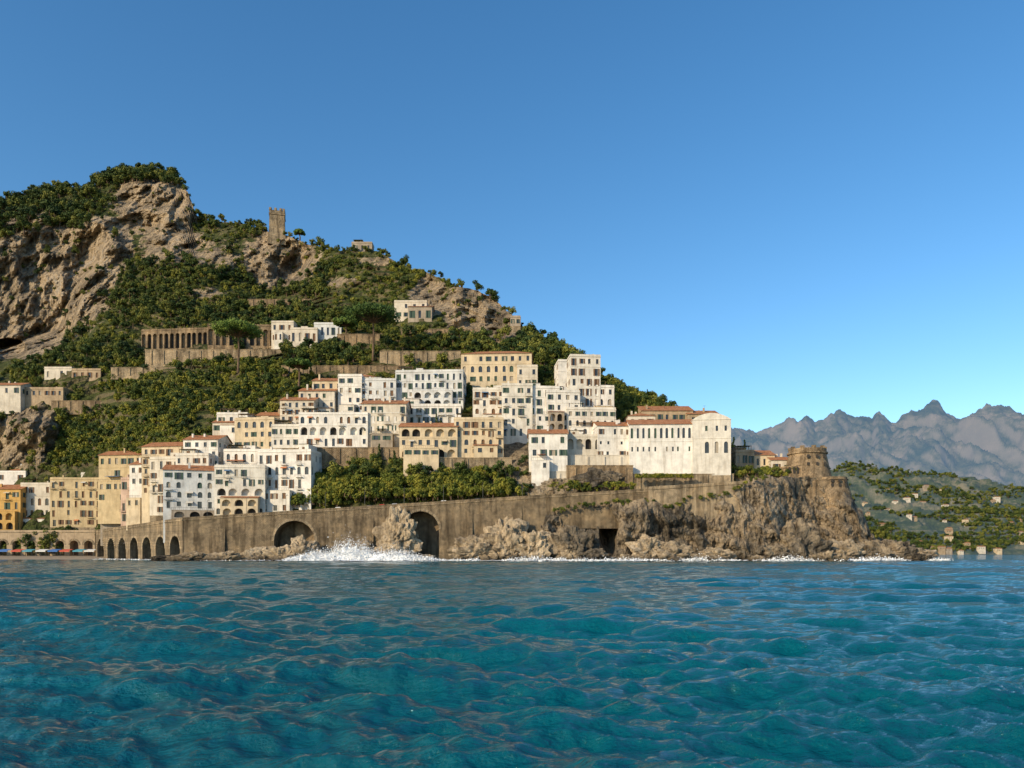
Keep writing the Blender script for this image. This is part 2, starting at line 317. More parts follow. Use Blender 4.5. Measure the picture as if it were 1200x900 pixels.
ROCKS=[(25,335,62,80,1.25),(80,325,52,55,1.2),(0,380,80,40,1.1),(185,240,46,36,1.3),(120,290,35,35,1.0),(200,285,40,24,.75),(325,305,42,30,1.15),(562,362,42,34,1.1),(590,382,26,24,1.2),(505,348,24,24,.8),(20,505,46,42,1.2),(600,535,26,22,1.1),(250,300,40,22,.5),(440,305,30,8,.5),(-90,340,80,80,1.2),(560,560,60,14,.5),(640,565,40,16,1.0),(400,330,30,8,.45),(240,345,30,10,.45)]
def rockw(px,py):
    r=0
    for a,b_,c,d_,w in ROCKS:
        q=((px-a)/c)**2+((py-b_)/d_)**2
        if q<3: r=max(r,w*math.exp(-q*q*0.7))
    return r
def ybot(px): return float(np.interp(px,[-160,100,215,640,860,940],[646,646,609,580,564,562]))
hc=np.arange(-160,921,2.0); NR=340; NB=14
V=[];RK=[];grid={}
for i,px in enumerate(hc):
    y0=ybot(px); y1=float(np.interp(px,SKY[:,0],SKY[:,1]))
    p=P(px,y0,Dat(px,y0)-1); V.append((p.x,p.y,-6)); RK.append(0)
    for r in range(NR):
        py=y0+(y1-y0)*r/(NR-1); D=Dat(px,py); rw=rockw(px,py)
        tw=max(0,1-rw*1.6)*(1 if 45<px<620 and py<545 else .0)*(.55+.6*noise.noise((px*.02,py*.02,9)))
        if tw>0:
            st=4.6+1.5*noise.noise((px*.006,3,1)); q=(HZ-py)*D/F/st + noise.noise((px*.012,py*.01,3))*1.8; fr_=q-math.floor(q); s=min(max((fr_-.5)/.5,0),1); s=s*s*(3-2*s)
            D2=Dat(px,py+(fr_-s)*st*F/D); D=D+(D2-D)*min(tw,1)
        q=P(px,py,D); nv=Vector((q.x*.02,q.y*.012,q.z*.014))
        rid=noise.ridged_multi_fractal(nv*1.6,0.9,2.1,6,1.0,2.0)-1.0
        big=noise.fractal(nv*.9,0.8,2.0,6)
        town=1.0 if py<430 or px<120 else .25
        D+= (-rid*13 *min(rw,1.0) + big*(11+9*min(rw,1)))*town + noise.fractal(q*.12,0.8,2.0,5)*(2.6*min(rw,1)+.6)*town
        cvx=((px-10)/22)**2+((py-409)/13)**2
        if cvx<1: D+=35*(1-cvx)**.4
        q=P(px,py,D); 
        if r>NR*.9: q.z+=noise.fractal(Vector((q.x*.07,q.y*.07,0)),0.8,2,4)*1.6*(r/NR-.9)*10
        V.append(tuple(q)); RK.append(min(rw,1.3)+(.08 if py<420 else -.05)); grid[(i,r)]=(px,py,q,rw)
    last=V[-1]
    for k in range(1,NB+1):
        dd=k*14; V.append((last[0]*(1+dd/600),last[1]+dd,last[2]-dd*.55*min(1,k/6)+noise.fractal(Vector((last[0]*.02,dd*.02,1)),.8,2,4)*4)); RK.append(.2)
rows=1+NR+NB; Fc=[]
for i in range(len(hc)-1):
    for r in range(rows-1):
        a=i*rows+r; Fc.append((a,a+rows,a+rows+1,a+1))
def meshobj(name,V,Fc,mats,attr=None,smooth=False):
    me=bpy.data.meshes.new(name); me.from_pydata(V,[],Fc)
    for m in mats: me.materials.append(m)
    if attr is not None:
        a=me.attributes.new('rock','FLOAT','POINT'); a.data.foreach_set('value',attr)
    if smooth: me.polygons.foreach_set('use_smooth',[True]*len(Fc))
    me.update(); o=bpy.data.objects.new(name,me); scene.collection.objects.link(o); return o
meshobj('hillside_terrain',V,Fc,[M_ter],RK,False)

# ---------------------------------------------------------------- headland cliff
TOP=np.array([(630,612),(642,600),(665,596),(700,590),(730,589),(755,586),(775,594),(800,588),(830,583),(860,575),(872,567),(885,560),(920,558),(955,560),(975,572),(998,582),(1008,600),(1018,622),(1035,632),(1060,638),(1080,646),(1096,652)],float)
def topy(px): return float(np.interp(px,TOP[:,0],TOP[:,1]))+(noise.fractal(Vector((px*.045,1,1)),.8,2,4)*6*float(np.interp(px,[640,655,855,880],[0,1,1,.25])))
V=[];Fc=[];pxs=np.arange(630,1097,1.0);NR2=120
for px in pxs:
    yt=topy(px); D0=float(np.interp(px,[630,640,760,870,900,1000,1096],[262,259,257,257,260,266,275])); back=float(np.interp(px,[630,900,1000,1020,1096],[40,40,30,14,6]))
    lean=float(np.interp(px,[630,860,960,1096],[3,4,12,4]))
    ztop=P(px,yt,D0+lean).z; X=(px-600)/F
    for r in range(NR2):
        v=r/(NR2-1); z=-2+(ztop+2)*v; D=D0+lean*v**1.3; p=Vector((X*D,D,z))
        rid=noise.ridged_multi_fractal(Vector((p.x*.06+z*.012,p.y*.05,p.z*.03)),0.9,2.1,7,1.0,2.0)-1.1
        d2=noise.fractal(Vector((p.x*.25,p.y*.2,p.z*.16)),0.7,2.1,5)
        ter=noise.noise(Vector((p.x*.05,3,p.z*.22+p.x*.04)))
        fade=1-.8*max(0,(v-.8)/.2)
        D+=(-rid*4.4 - noise.noise(Vector((p.x*.05,0,p.z*.03+5)))*10-abs(ter)*3)*fade+d2*2.0*fade
        py=HZ-(z-CH)*F/D0; c=((px-713)/11)**2+((py-624)/32)**2
        if c<1: D+=16*(1-c)**.4
        zz=z+ (noise.fractal(Vector((p.x*.2,7,p.y*.2)),.7,2,4)*1.5*v)
        V.append((X*D+noise.noise(p*.2)*1.0,D,zz))
    for k in range(1,13):
        t=k/12; D=D0+lean+back*t; z=ztop if t<.8 else ztop+(-3-ztop)*(t-.8)/.2; z=min(z,z+noise.fractal(Vector((X*D*.1,D*.1,2)),.7,2,4)*.8)
        V.append((X*D,D,z))
rw_=NR2+12
for i in range(len(pxs)-1):
    for r in range(rw_-1):
        a=i*rw_+r; Fc.append((a,a+rw_,a+rw_+1,a+1))
meshobj('headland_cliff',V,Fc,[M_rock])

def rock(name,b,e,d,rx,ry,rz,mat,seed=0):
    import bmesh
    bm=bmesh.new(); bmesh.ops.create_icosphere(bm,subdivisions=5,radius=1)
    for v in bm.verts:
        n=v.co.normalized(); q=n*1.3+Vector((seed*7.1,seed*3.3,0))
        k=1+.42*noise.fractal(q,.8,2.1,6)-.28*(noise.ridged_multi_fractal(q*1.6,.9,2,5,1,2)-1)
        v.co=Vector((n.x*rx*k,n.y*ry*k,n.z*rz*k))
    me=bpy.data.meshes.new(name); bm.to_mesh(me); bm.free(); me.materials.append(mat)
    o=bpy.data.objects.new(name,me); o.location=P(b,e,d); scene.collection.objects.link(o); return o
RL=[(355,652,258,6,4,6,M_prock),(330,654,257,7,4,4,M_prock),(466,630,258,7,4,9.5,M_prock),(455,652,256,6,4,4,M_prock),(560,648,258,8,5,5.5,M_prock),(592,640,258,8,5,8.5,M_prock),(622,644,257,8,5,7,M_prock),(545,655,256,5,3,2.6,M_prock),(425,650,258,5,3,4,M_rock),(222,655,256,6,3,2.5,M_prock),(262,656,256,7,3,2.6,M_prock),(300,654,257,6,3,3.2,M_prock),(195,656,262,5,3,1.8,M_rock),(1050,648,266,8,4,4,M_rock),(1075,652,266,6,4,2.5,M_prock),(1020,648,262,6,4,5,M_rock),(985,652,260,8,4,5,M_prock),(790,652,252,7,4,4,M_prock),(900,653,254,8,4,4,M_rock),(840,653,252,6,4,3,M_prock),(690,654,254,7,4,3,M_rock),(668,642,256,7,4,7,M_rock),(935,642,257,8,5,8,M_rock),(760,647,254,6,4,5,M_prock),(700,564,278,8,3,4,M_rock),(655,572,277,7,3,4,M_rock)]
rq=random.Random(11)
for _ in range(34): 
    px=rq.uniform(215,1085); s_=rq.uniform(1.2,3.4)
    RL.append((px,656,float(np.interp(px,[215,640,860,1000,1090],[256.5,255,249,254,264])),s_*1.3,s_,s_*rq.uniform(.6,1),rq.choice([M_prock,M_rock])))
for s,a in enumerate(RL): rock('sea_rock',*a,seed=s+1)

# ---------------------------------------------------------------- sea wall & road
def arcade(name,A,Bp,zb,za,zbp,ops,mat,rec=6,thick=8,parapet=True,backm=None):
    A=Vector((A[0],A[1],0));B2=Vector((Bp[0],Bp[1],0));L=(B2-A).length;U=(B2-A).normalized();Nn=Vector((U.y,-U.x,0)); 
    W=MB();G=MB(); fr=lambda u,z,i:A+U*u+Vector((0,0,z))-Nn*i
    top=lambda u: za+(zbp-za)*u/L
    ops=sorted(ops); c=0
    for k,(uc,ww,z0,z1) in enumerate(ops):
        nx=L if k==len(ops)-1 else (uc+ops[k+1][0])/2
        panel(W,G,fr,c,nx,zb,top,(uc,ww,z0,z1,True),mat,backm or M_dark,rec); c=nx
        r_=ww/2; sp=z1-min(r_,(z1-z0)*.6)
        rise=z1-sp
        for q in range(14):
            t0=math.pi*q/14;t1=math.pi*(q+.93)/14
            def ap(t,k_): return (uc-(r_+k_)*math.cos(t), sp+(rise+k_)*math.sin(t))
            a_,b_,c_,d_=ap(t0,.02),ap(t1,.02),ap(t1,.9),ap(t0,.9)
            G.hexa([fr(*a_,0.05),fr(*b_,.05),fr(*c_,.05),fr(*d_,.05),fr(*a_,-.12),fr(*b_,-.12),fr(*c_,-.12),fr(*d_,-.12)],M_stone)
    if not ops: panel(W,G,fr,0,L,zb,top,None,mat,M_dark,rec)
    W.poly([fr(0,zb,0),fr(0,top(0),0),fr(0,top(0),thick),fr(0,zb,thick)],mat);W.poly([fr(L,zb,0),fr(L,zb,thick),fr(L,top(L),thick),fr(L,top(L),0)],mat)
    def strip(u0,u1,i0,i1,h0,h1,m):
        W.hexa([fr(u,top(u)+h,i) for h in(h0,h1) for(u,i) in((u0,i0),(u1,i0),(u1,i1),(u0,i1))],m)
    if parapet:
        strip(0,L,-.25,.3,.003,.25,M_stone); strip(.01,L-.01,-.02,.28,.26,1.1,mat)
    e=empty(name,(0,0,0)); W.obj('masonry',e);G.obj('arch_backs',e)
    R=MB()
    R.poly([fr(0,top(0)+.01,.3),fr(L,top(L)+.01,.3),fr(L,top(L)+.01,16),fr(0,top(0)+.01,16)],M_asph)
    def st2(i0,i1,h): R.poly([fr(0,top(0)+h,i0),fr(L,top(L)+h,i0),fr(L,top(L)+h,i1),fr(0,top(0)+h,i1)],M_line)
    st2(2.2,2.35,.016); st2(5.6,5.72,.016)
    s0=[fr(0,top(0)+.13,.3),fr(L,top(L)+.13,.3),fr(L,top(L)+.13,1.9),fr(0,top(0)+.13,1.9)]; R.poly(s0,M_pave); R.poly([s0[3],s0[2],fr(L,top(L)+.01,1.9),fr(0,top(0)+.01,1.9)],M_pave)
    R.obj('coast_road')
    return fr,top,L
a=P(215,610,262);b2=P(641,583,262); L=b2.x-a.x; k=262/F
ops=[((345-215)*k,14.5,-2,P(0,610,262).z),((493-215)*k,13,-2,P(0,599,262).z)]
fr,top,L1=arcade('sea_wall',(a.x,262),(b2.x,262),-3,a.z,b2.z,ops,M_wall,7,12,True,M_arc)
Wb=MB()
for u in np.arange(14,L1-2,17.5):
    if min(abs(u-o[0]) for o in ops)>10: 
        p=fr(u,0,0); w_=.9; t=top(u)-2
        Wb.poly([(p.x-w_,262-1.6,-3),(p.x+w_,262-1.6,-3),(p.x+w_,261.99,t),(p.x-w_,261.99,t)],M_wall)
        Wb.poly([(p.x-w_,262-1.6,-3),(p.x-w_,261.99,t),(p.x-w_,262,-3)],M_wall);Wb.poly([(p.x+w_,262-1.6,-3),(p.x+w_,262,-3),(p.x+w_,261.99,t)],M_wall)
Wb.obj('wall_buttresses')
A=P(112,624,332);B_=P(215,610,262.0); Lv=(Vector((B_.x-.3,262,0))-Vector((A.x,332,0))).length
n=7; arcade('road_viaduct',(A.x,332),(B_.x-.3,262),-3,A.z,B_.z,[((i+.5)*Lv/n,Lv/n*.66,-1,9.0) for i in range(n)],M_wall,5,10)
A=P(-140,624,340);B_=P(112,624,340); Lv=B_.x-A.x; n=15
zt=A.z; arcade('beach_arcade',(A.x,340),(B_.x-.3,340),0,zt,zt,[((i+.5)*Lv/n,Lv/n*.6,1.6,8.5) for i in range(n)],PL('tan'),3,8,True,M_shb)
A=P(641.5,583,261.5);B_=P(760,576,262);arcade('cliff_wall',(A.x,261.8),(B_.x,262.2),P(0,616,262).z-1,A.z,B_.z,[],M_wall,1,6)
A=P(760.5,574,260.5);B_=P(872,567,261);arcade('cliff_wall',(A.x,260.5),(B_.x,261.2),P(0,606,262).z-1,A.z,B_.z,[],M_stone,1,6)
# beach
S=MB()
x=np.linspace(-330,-178,24)
for x0,x1 in zip(x[:-1],x[1:]): 
    for (ya,za),(yb,zb) in zip([(312,-1.2),(322,.1),(332,1.2)],[(322,.1),(332,1.2),(341,1.62)]): S.poly([(x0,ya,za),(x1,ya,za),(x1,yb,zb),(x0,yb,zb)],M_sand)
S.obj('beach')
cols_=[(0.75,0.75,0.72),(0.08,0.2,0.5),(0.6,0.12,0.08),(0.1,0.35,0.45)]
aw=[simple('awning_%d'%i,c,.8) for i,c in enumerate(cols_)]
for i in range(9):
    bx=-238+i*5.6+random.random(); B=MB(); 
    for dx in(0,4):
        for dy in (0,3): B.box(dx,dx+.12,dy,dy+.12,0,2.6,M_rail)
    B.poly([(-.2,-.4,2.5),(4.3,-.4,2.5),(4.3,3.2,3.2),(-.2,3.2,3.2)],aw[i%4]); B.poly([(-.2,-.4,2.0),(4.3,-.4,2.0),(4.3,-.4,2.5),(-.2,-.4,2.5)],aw[i%4])
    B.obj('beach_awning',None,(bx,334.5,1.35))

# ---------------------------------------------------------------- town
T=building
T('ochre_house',-30,24,574,622,4,5,'ochre','shed',d=348,balc=.4)
T('white_house',-40,30,554,600,4,6,'white','flat',d=362)
T('white_house',24,60,568,622,4,4,'offwhite','flat',d=352,kinds='ar')
T('white_house',12,52,552,590,3,4,'white','shed',d=366)
T('yellow_apartment_building',60,127,562,618,5,8,'yellow','flat',d=346,balc=.8,rot=4)
T('tan_house',70,120,547,575,2,5,'tan','shed',d=362)
T('white_house',95,135,556,580,2,4,'white','flat',d=356)
T('tan_palace',114,168,534,590,4,6,'yellow','shed',dd=5,rot=-6)
T('cream_house',118,150,574,616,4,4,'offwhite','flat',dd=4,balc=.6)
T('pink_house',140,176,562,612,4,4,'pink','flat',dd=6,balc=.4,rot=-8)
T('white_house',150,190,545,596,4,4,'white','shed',dd=6,rot=-8)
T('cream_townhouse',164,214,524,592,6,5,'cream','shed',dd=5,rot=-8,balc=.4)
T('white_townhouse',174,212,538,604,5,4,'offwhite','flat',dd=6,rot=-8,balc=.4)
T('white_house',214,256,516,560,4,4,'white','shed',dd=5,rot=-4)
T('white_house',205,245,534,585,4,4,'white','flat',dd=6,rot=-4)
T('white_villa',194,262,552,608,5,6,'cool','shed',d=276,rot=14,kinds='rraar',balc=.5,dep=11)
T('white_seafront_hotel',252,310,548,605,5,6,'white','flat',['a','r','A','r','r'],rot=4,dep=13,d=275,balc=.5)
T('white_seafront_hotel',300,366,530,603,5,7,'white','flat',['A','r','r','a','r'],rot=-8,dep=14,d=279,balc=.7)
T('white_house',262,330,529,560,2,7,'white','flat','a',d=288)
T('yellow_villa',274,322,492,527,3,5,'cream','flat',rot=-5,kinds='rra')
T('white_house',249,276,496,520,2,3,'offwhite','shed')
T('white_house',254,290,486,512,2,3,'white','flat')
T('cream_house',300,334,488,505,2,3,'tan','shed')
T('white_house',318,350,500,525,2,4,'white','flat')
T('white_house',328,368,470,503,4,5,'offwhite','shed',balc=.5)
T('tan_house',350,392,459,490,3,5,'offwhite','shed')
T('white_arcade_house',350,431,486,524,3,9,'white','flat',['r','A','a'],balc=.2)
T('tan_house',366,402,447,482,3,4,'cream','shed')
T('white_house',396,424,441,486,4,3,'white','flat')
T('grey_white_house',404,464,446,484,4,7,'cool','flat',balc=.6)
T('terracotta_house',400,440,442,470,2,4,'offwhite','hip')
T('white_house',424,476,474,520,4,6,'offwhite','shed',balc=.6)
T('white_house',436,470,484,520,3,4,'white','flat',kinds='ar')
T('white_hotel',463,543,436,478,4,11,'cool','flat',balc=.3,rot=-3)
T('white_house',468,540,476,497,2,8,'white','flat',balc=.4)
T('cream_terrace_hotel',468,536,501,537,3,7,'cream','shed',['A','r','A'],balc=.4)
T('cream_terrace_hotel',532,590,492,534,4,6,'cream','flat',['r','a','r','r'],balc=.6)
T('cream_palace',540,623,415,450,3,9,'cream','hip',['r','a','r'],rot=-3,dep=16,clutter=False)
T('cream_palace_wing',606,630,430,455,2,3,'offwhite','flat')
T('white_house',554,602,457,497,4,5,'white','flat',balc=.5,kinds='rar')
T('white_house',588,624,452,512,5,4,'white','flat',balc=.5)
T('white_house',618,656,455,508,5,4,'white','flat',balc=.3,rot=5)
T('tall_white_house',654,688,424,470,4,4,'white','flat',rot=5)
T('tall_white_house',668,704,418,500,7,4,'white','flat',rot=5,balc=.2,dep=9)
T('white_house',640,680,460,508,4,4,'white','flat',rot=5)
T('white_house',690,720,454,500,4,3,'white','flat',rot=5,kinds='ar')
T('white_house',664,722,480,512,3,7,'white','flat',['r','a','r'],rot=4)
T('terracotta_house',620,665,509,553,3,4,'white','shed',['-','r','r'],d=280)
T('white_house',664,706,512,545,2,5,'offwhite','flat',['-','A'],d=286)
T('white_house',700,742,500,552,4,5,'white','shed',['-','r','s','r'],d=286,rot=5)
T('convent_hotel',738,818,498,556,3,12,'white','shed',['-','s','a'],d=281,rot=-3,dep=14,clutter=False)
T('convent_church',812,856,492,557,3,4,'white','curved',['-','a','s'],d=279,rot=-6,dep=18,clutter=False)
T('terracotta_house',752,812,482,500,1,7,'tan','shed',d=306,dep=16)
T('terracotta_house',806,842,486,500,1,3,'tan','shed',d=304,dep=12)
T('small_house',736,768,488,502,1,3,'offwhite','hip',d=298)
T('small_house',862,884,530,548,1,3,'tan','flat',d=292)
T('small_house',884,908,534,550,1,3,'cream','shed',d=294)
T('small_house',904,926,540,556,1,2,'offwhite','shed',d=290,dep=8)
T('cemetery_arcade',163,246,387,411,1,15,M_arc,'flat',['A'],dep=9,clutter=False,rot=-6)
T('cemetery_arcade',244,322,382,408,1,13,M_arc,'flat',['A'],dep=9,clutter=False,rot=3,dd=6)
T('white_house',318,344,378,402,2,3,'offwhite','flat')
T('white_house',340,372,386,406,1,4,'offwhite','flat')
T('white_house',368,400,380,398,1,5,'cool','flat')
T('ruined_house',462,500,354,374,2,4,'offwhite','flat',clutter=False)
T('ruined_house',478,506,360,378,1,3,'old','shed',clutter=False)
T('hilltop_house',412,436,285,298,1,3,'old','flat',reg=False,d=486,dep=7)
T('small_house',52,84,432,446,1,4,'offwhite','flat')
T('small_house',84,118,434,446,1,4,'tan','flat')
T('small_house',20,74,456,466,1,7,'tan','flat')
T('small_house',-10,24,452,464,1,3,'offwhite','shed')
T('small_house',598,610,372,382,1,2,'old','flat',clutter=False)
def rwall(x0,x1,yt,yb,m,d=None):
    D=d or Dat((x0+x1)/2,yb)-2.5; a=P(x0,yb,D);b_=P(x1,yb,D);h=(yb-yt)/F*D; B=MB(); w=b_.x-a.x
    B.box(0,w,0,2,-5,h,m); B.box(-.1,w+.1,-.12,2.1,h+.003,h+.3,m)
    for u in np.arange(3,w-1,6.3): B.box(u,u+.6,-.35,-.003,-3,h*.92,m)
    B.obj('retaining_wall',None,a); RECTS.append((x0,x1,yt,yb,D))
rwall(445,540,412,424,M_stone);rwall(395,445,392,408,M_arc);rwall(170,330,410,420,M_stone);rwall(330,470,429,436,M_arc);rwall(350,480,525,534,M_arc);rwall(480,600,537,546,M_stone);rwall(240,345,524,531,M_stone);rwall(130,240,431,433,M_stone);rwall(60,160,470,474,M_arc);rwall(740,860,556,568,M_stone,279);rwall(862,925,552,560,M_stone,283)
rwall(470,560,386,389,M_arc);rwall(290,390,351,353,M_arc);rwall(640,742,534,548,PL('offwhite'),283);rwall(664,742,546,574,M_arc,278.5);rwall(626,668,553,576,PL('offwhite'),279.5)

def tower(name,b,e,d,r0,r1,h,mat,cren=True,square=False):
    loc=P(b,e,d); B=MB(); n=4 if square else 28
    ang=math.pi/4+.25 if square else 0
    prof=[(0-6,r0*1.15),(0,r0*1.1),(h*.3,r0),(h*.82,r1),(h*.83,r1*1.08),(h*.88,r1*1.08),(h*.885,r1),(h,r1)]
    ring=[[(r*math.cos(ang+2*math.pi*k/n)*(1+.015*noise.noise((k,z,1))),r*math.sin(ang+2*math.pi*k/n),z) for k in range(n)] for z,r in prof]
    for A_,B2 in zip(ring[:-1],ring[1:]):
        for k in range(n): B.poly([A_[k],A_[(k+1)%n],B2[(k+1)%n],B2[k]],mat)
    B.poly([(p[0]*.8,p[1]*.8,h-.6) for p in ring[-1]],M_flat)
    for k in range(n): B.poly([ring[-1][k],ring[-1][(k+1)%n],tuple([ring[-1][(k+1)%n][0]*.8,ring[-1][(k+1)%n][1]*.8,h]),tuple([ring[-1][k][0]*.8,ring[-1][k][1]*.8,h])],mat)
    if cren and square:
        for k in range(4):
            for t in (.02,.4,.78):
                a_=Vector(ring[-1][k]);c=Vector(ring[-1][(k+1)%4]);p=a_.lerp(c,t)*.9;p.z=h; B.box(p.x-.7,p.x+.7,p.y-.7,p.y+.7,h-.1,h+1.6,mat)
    if cren and not square:
        for k in range(0,n,3): 
            p=Vector(ring[-1][k])*.9; B.box(p.x-.7,p.x+.7,p.y-.5,p.y+.5,h-.1,h+.9,mat)
    if not square:
        for t in (-1.9,-1.5,-1.1):
            for hh in (.4,.65):
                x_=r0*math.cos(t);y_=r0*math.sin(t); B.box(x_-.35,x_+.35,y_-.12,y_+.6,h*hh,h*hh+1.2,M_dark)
    return B.obj(name,None,loc)
tower('hilltop_watchtower',325,280,508,7.2,6.9,17.5,M_stone,True,True)
tower('round_coastal_tower',946,562,287,8.2,6.9,11.6,M_arc)
tower('round_bastion',974,580,281,6.5,5.6,6.5,M_arc,False)
tower('round_bastion',925,562,284,4,3.6,4.8,M_arc,False)
rwall(905,985,563,572,M_arc,276)

# ---------------------------------------------------------------- cars and lamps
def car(loc,rot,paint):
    B=MB(); prof=[(-2.0,.35),(-2.05,.75),(-1.9,.95),(-1.5,1.0),(-1.05,1.42),(.55,1.45),(1.1,1.0),(1.85,.85),(2.05,.6),(2.0,.35)]
    w=.85
    wy=lambda z: w if z<1.05 else w*.82
    L_=[(x,-wy(z),z) for x,z in prof];R_=[(x,wy(z),z) for x,z in prof]
    B.poly(L_,paint);B.poly(R_[::-1],paint)
    for i in range(len(prof)): j=(i+1)%len(prof); B.poly([L_[j],L_[i],R_[i],R_[j]],M_glass if i in(3,5) else paint)
    for s in(-1,1):
        B.poly([(-1.3,s*(w*.93),1.03),(.85,s*(w*.93),1.03),(.5,s*(w*.84),1.38),(-1.0,s*(w*.84),1.38)],M_glass)
        for x in(-1.25,1.25): cyl(B,(x,s*.6,.33),(x,s*.88,.33),.33,.33,12,M_tyre)
    return B.obj('parked_car',None,loc,rot)
pc=[simple('car_paint_%d'%i,c,.3) for i,c in enumerate([(.75,.75,.75),(.05,.06,.08),(.5,.05,.04),(.45,.47,.5)])]
for i,px in enumerate([395,432,447,462,520,560]):
    u=P(px,590,262).x-P(215,610,262).x
    p=fr(u,top(u)+.02,3.2); car(p,.0,pc[i%4])
for i in range(9):
    u=8+i*14; 
    if u>L1: break
    B=MB(); cyl(B,(0,0,0),(0,0,6.5),.09,.06,8,M_rail); cyl(B,(0,0,6.4),(0,1.4,6.8),.05,.05,6,M_rail); B.box(-.15,.15,1.2,1.9,6.72,6.85,M_rail)
    B.obj('street_lamp',None,fr(u,top(u)+.13,1.0))

# ---------------------------------------------------------------- vegetation
def leaves(mb,c,r,n,ls,mat,rr,flat=1.0):
    for _ in range(n):
        d=Vector((rr.gauss(0,1),rr.gauss(0,1),rr.gauss(0,1)))
        if d.length<.01: continue
        d.normalize(); q=Vector(c)+Vector((d.x*r,d.y*r,d.z*r*flat))*rr.uniform(.6,1.12)
        nn=(d+Vector((rr.gauss(0,.6),rr.gauss(0,.6),rr.gauss(0,.6)))).normalized(); a_=nn.orthogonal().normalized(); a_.rotate(Matrix.Rotation(rr.random()*6.28,3,nn)); b_=nn.cross(a_); s=ls*rr.uniform(.6,1.3)
        mb.poly([q-a_*s,q-b_*s*.6,q+a_*s,q+b_*s*.6],mat)
def tree_proto(name,H,R,nb,nl,ls,mat,seed,shape='round',bush=False):
    rr=random.Random(seed); L_=MB(); 
    th=H*(.12 if bush else .4)
    cyl(L_,(0,0,-1),(0,0,th),R*.09,R*.06,6,M_bark,False)
    for i in range(nb):
        if shape=='cyp': z=H*(.15+.8*i/nb); c=(rr.gauss(0,.08)*R,rr.gauss(0,.08)*R,z); r=R*(1-.75*i/nb)*.8; fl=1.6
        else:
            an=rr.random()*6.28; ra=R*.68*math.sqrt(rr.random()); z=H*rr.uniform(.25 if bush else .42,.88)-ra*.3; c=(ra*math.cos(an),ra*math.sin(an),z); r=R*rr.uniform(.24,.5); fl=.8
            if not bush: cyl(L_,(0,0,th*.8),c,R*.04,R*.015,5,M_bark,False)
        leaves(L_,c,r,nl,ls,mat,rr,fl)
    o=L_.obj(name); scene.collection.objects.unlink(o); return o
def coll(name,objs):
    c=bpy.data.collections.new(name)
    for o in objs: c.objects.link(o)
    return c
C_tree=coll('tree_kinds',[tree_proto('broadleaf_%d'%i,7,3.2,9,70,.42,M_leaf,i) for i in range(4)]+[tree_proto('dark_tree',8,3,9,70,.42,M_dpine,9),tree_proto('dark_tree_b',7,3.4,9,70,.42,M_dpine,10)])
C_bush=coll('bush_kinds',[tree_proto('bush_%d'%i,3,2.2,7,55,.32,M_leaf,20+i,bush=True) for i in range(3)]+[tree_proto('bush_y',3,2.2,7,55,.32,M_vine,30,bush=True)])
C_vine=coll('vine_kinds',[tree_proto('vine_%d'%i,3.4,2.4,8,65,.3,M_vine,40+i,bush=True) for i in range(3)]+[tree_proto('vine_d',3,2.2,7,55,.32,M_leaf,44,bush=True)])
C_cyp=coll('cypress_kinds',[tree_proto('cypress',11,1.3,9,60,.3,M_dpine,60,'cyp')])
def scatter(name,pts,c,seed=0):
    me=bpy.data.meshes.new(name); me.from_pydata([p[0] for p in pts],[],[]); at=me.attributes.new('sc','FLOAT','POINT'); at.data.foreach_set('value',[p[1] for p in pts])
    o=bpy.data.objects.new(name,me); scene.collection.objects.link(o)
    ng=bpy.data.node_groups.new(name+'_gn','GeometryNodeTree'); ng.interface.new_socket(name='Geometry',in_out='INPUT',socket_type='NodeSocketGeometry'); ng.interface.new_socket(name='Geometry',in_out='OUTPUT',socket_type='NodeSocketGeometry')
    gi=ng.nodes.new('NodeGroupInput');go=ng.nodes.new('NodeGroupOutput');ip=ng.nodes.new('GeometryNodeInstanceOnPoints');ci=ng.nodes.new('GeometryNodeCollectionInfo')
    ci.inputs['Collection'].default_value=c; ci.inputs['Separate Children'].default_value=True; ci.inputs['Reset Children'].default_value=True
    na=ng.nodes.new('GeometryNodeInputNamedAttribute'); na.data_type='FLOAT'; na.inputs['Name'].default_value='sc'
    rv=ng.nodes.new('FunctionNodeRandomValue'); rv.data_type='FLOAT_VECTOR'; rv.inputs[0].default_value=(-.1,-.1,0); rv.inputs[1].default_value=(.1,.1,6.28); rv.inputs['Seed'].default_value=seed
    L=ng.links.new; L(gi.outputs[0],ip.inputs['Points']); L(ci.outputs[0],ip.inputs['Instance']); ip.inputs['Pick Instance'].default_value=True
    L(rv.outputs[0],ip.inputs['Rotation']); L(na.outputs[0],ip.inputs['Scale']); L(ip.outputs[0],go.inputs[0])
    mod=o.modifiers.new('scatter','NODES'); mod.node_group=ng; return o
def blocked(px,py,D):
    for x0,x1,y0,y1,d in RECTS:
        if x0-3<px<x1+3 and y0-1<py<y1+5 and D<d+14: return True
    return False
tp=[];bp=[];cp=[];vp=[];ni=len(hc)
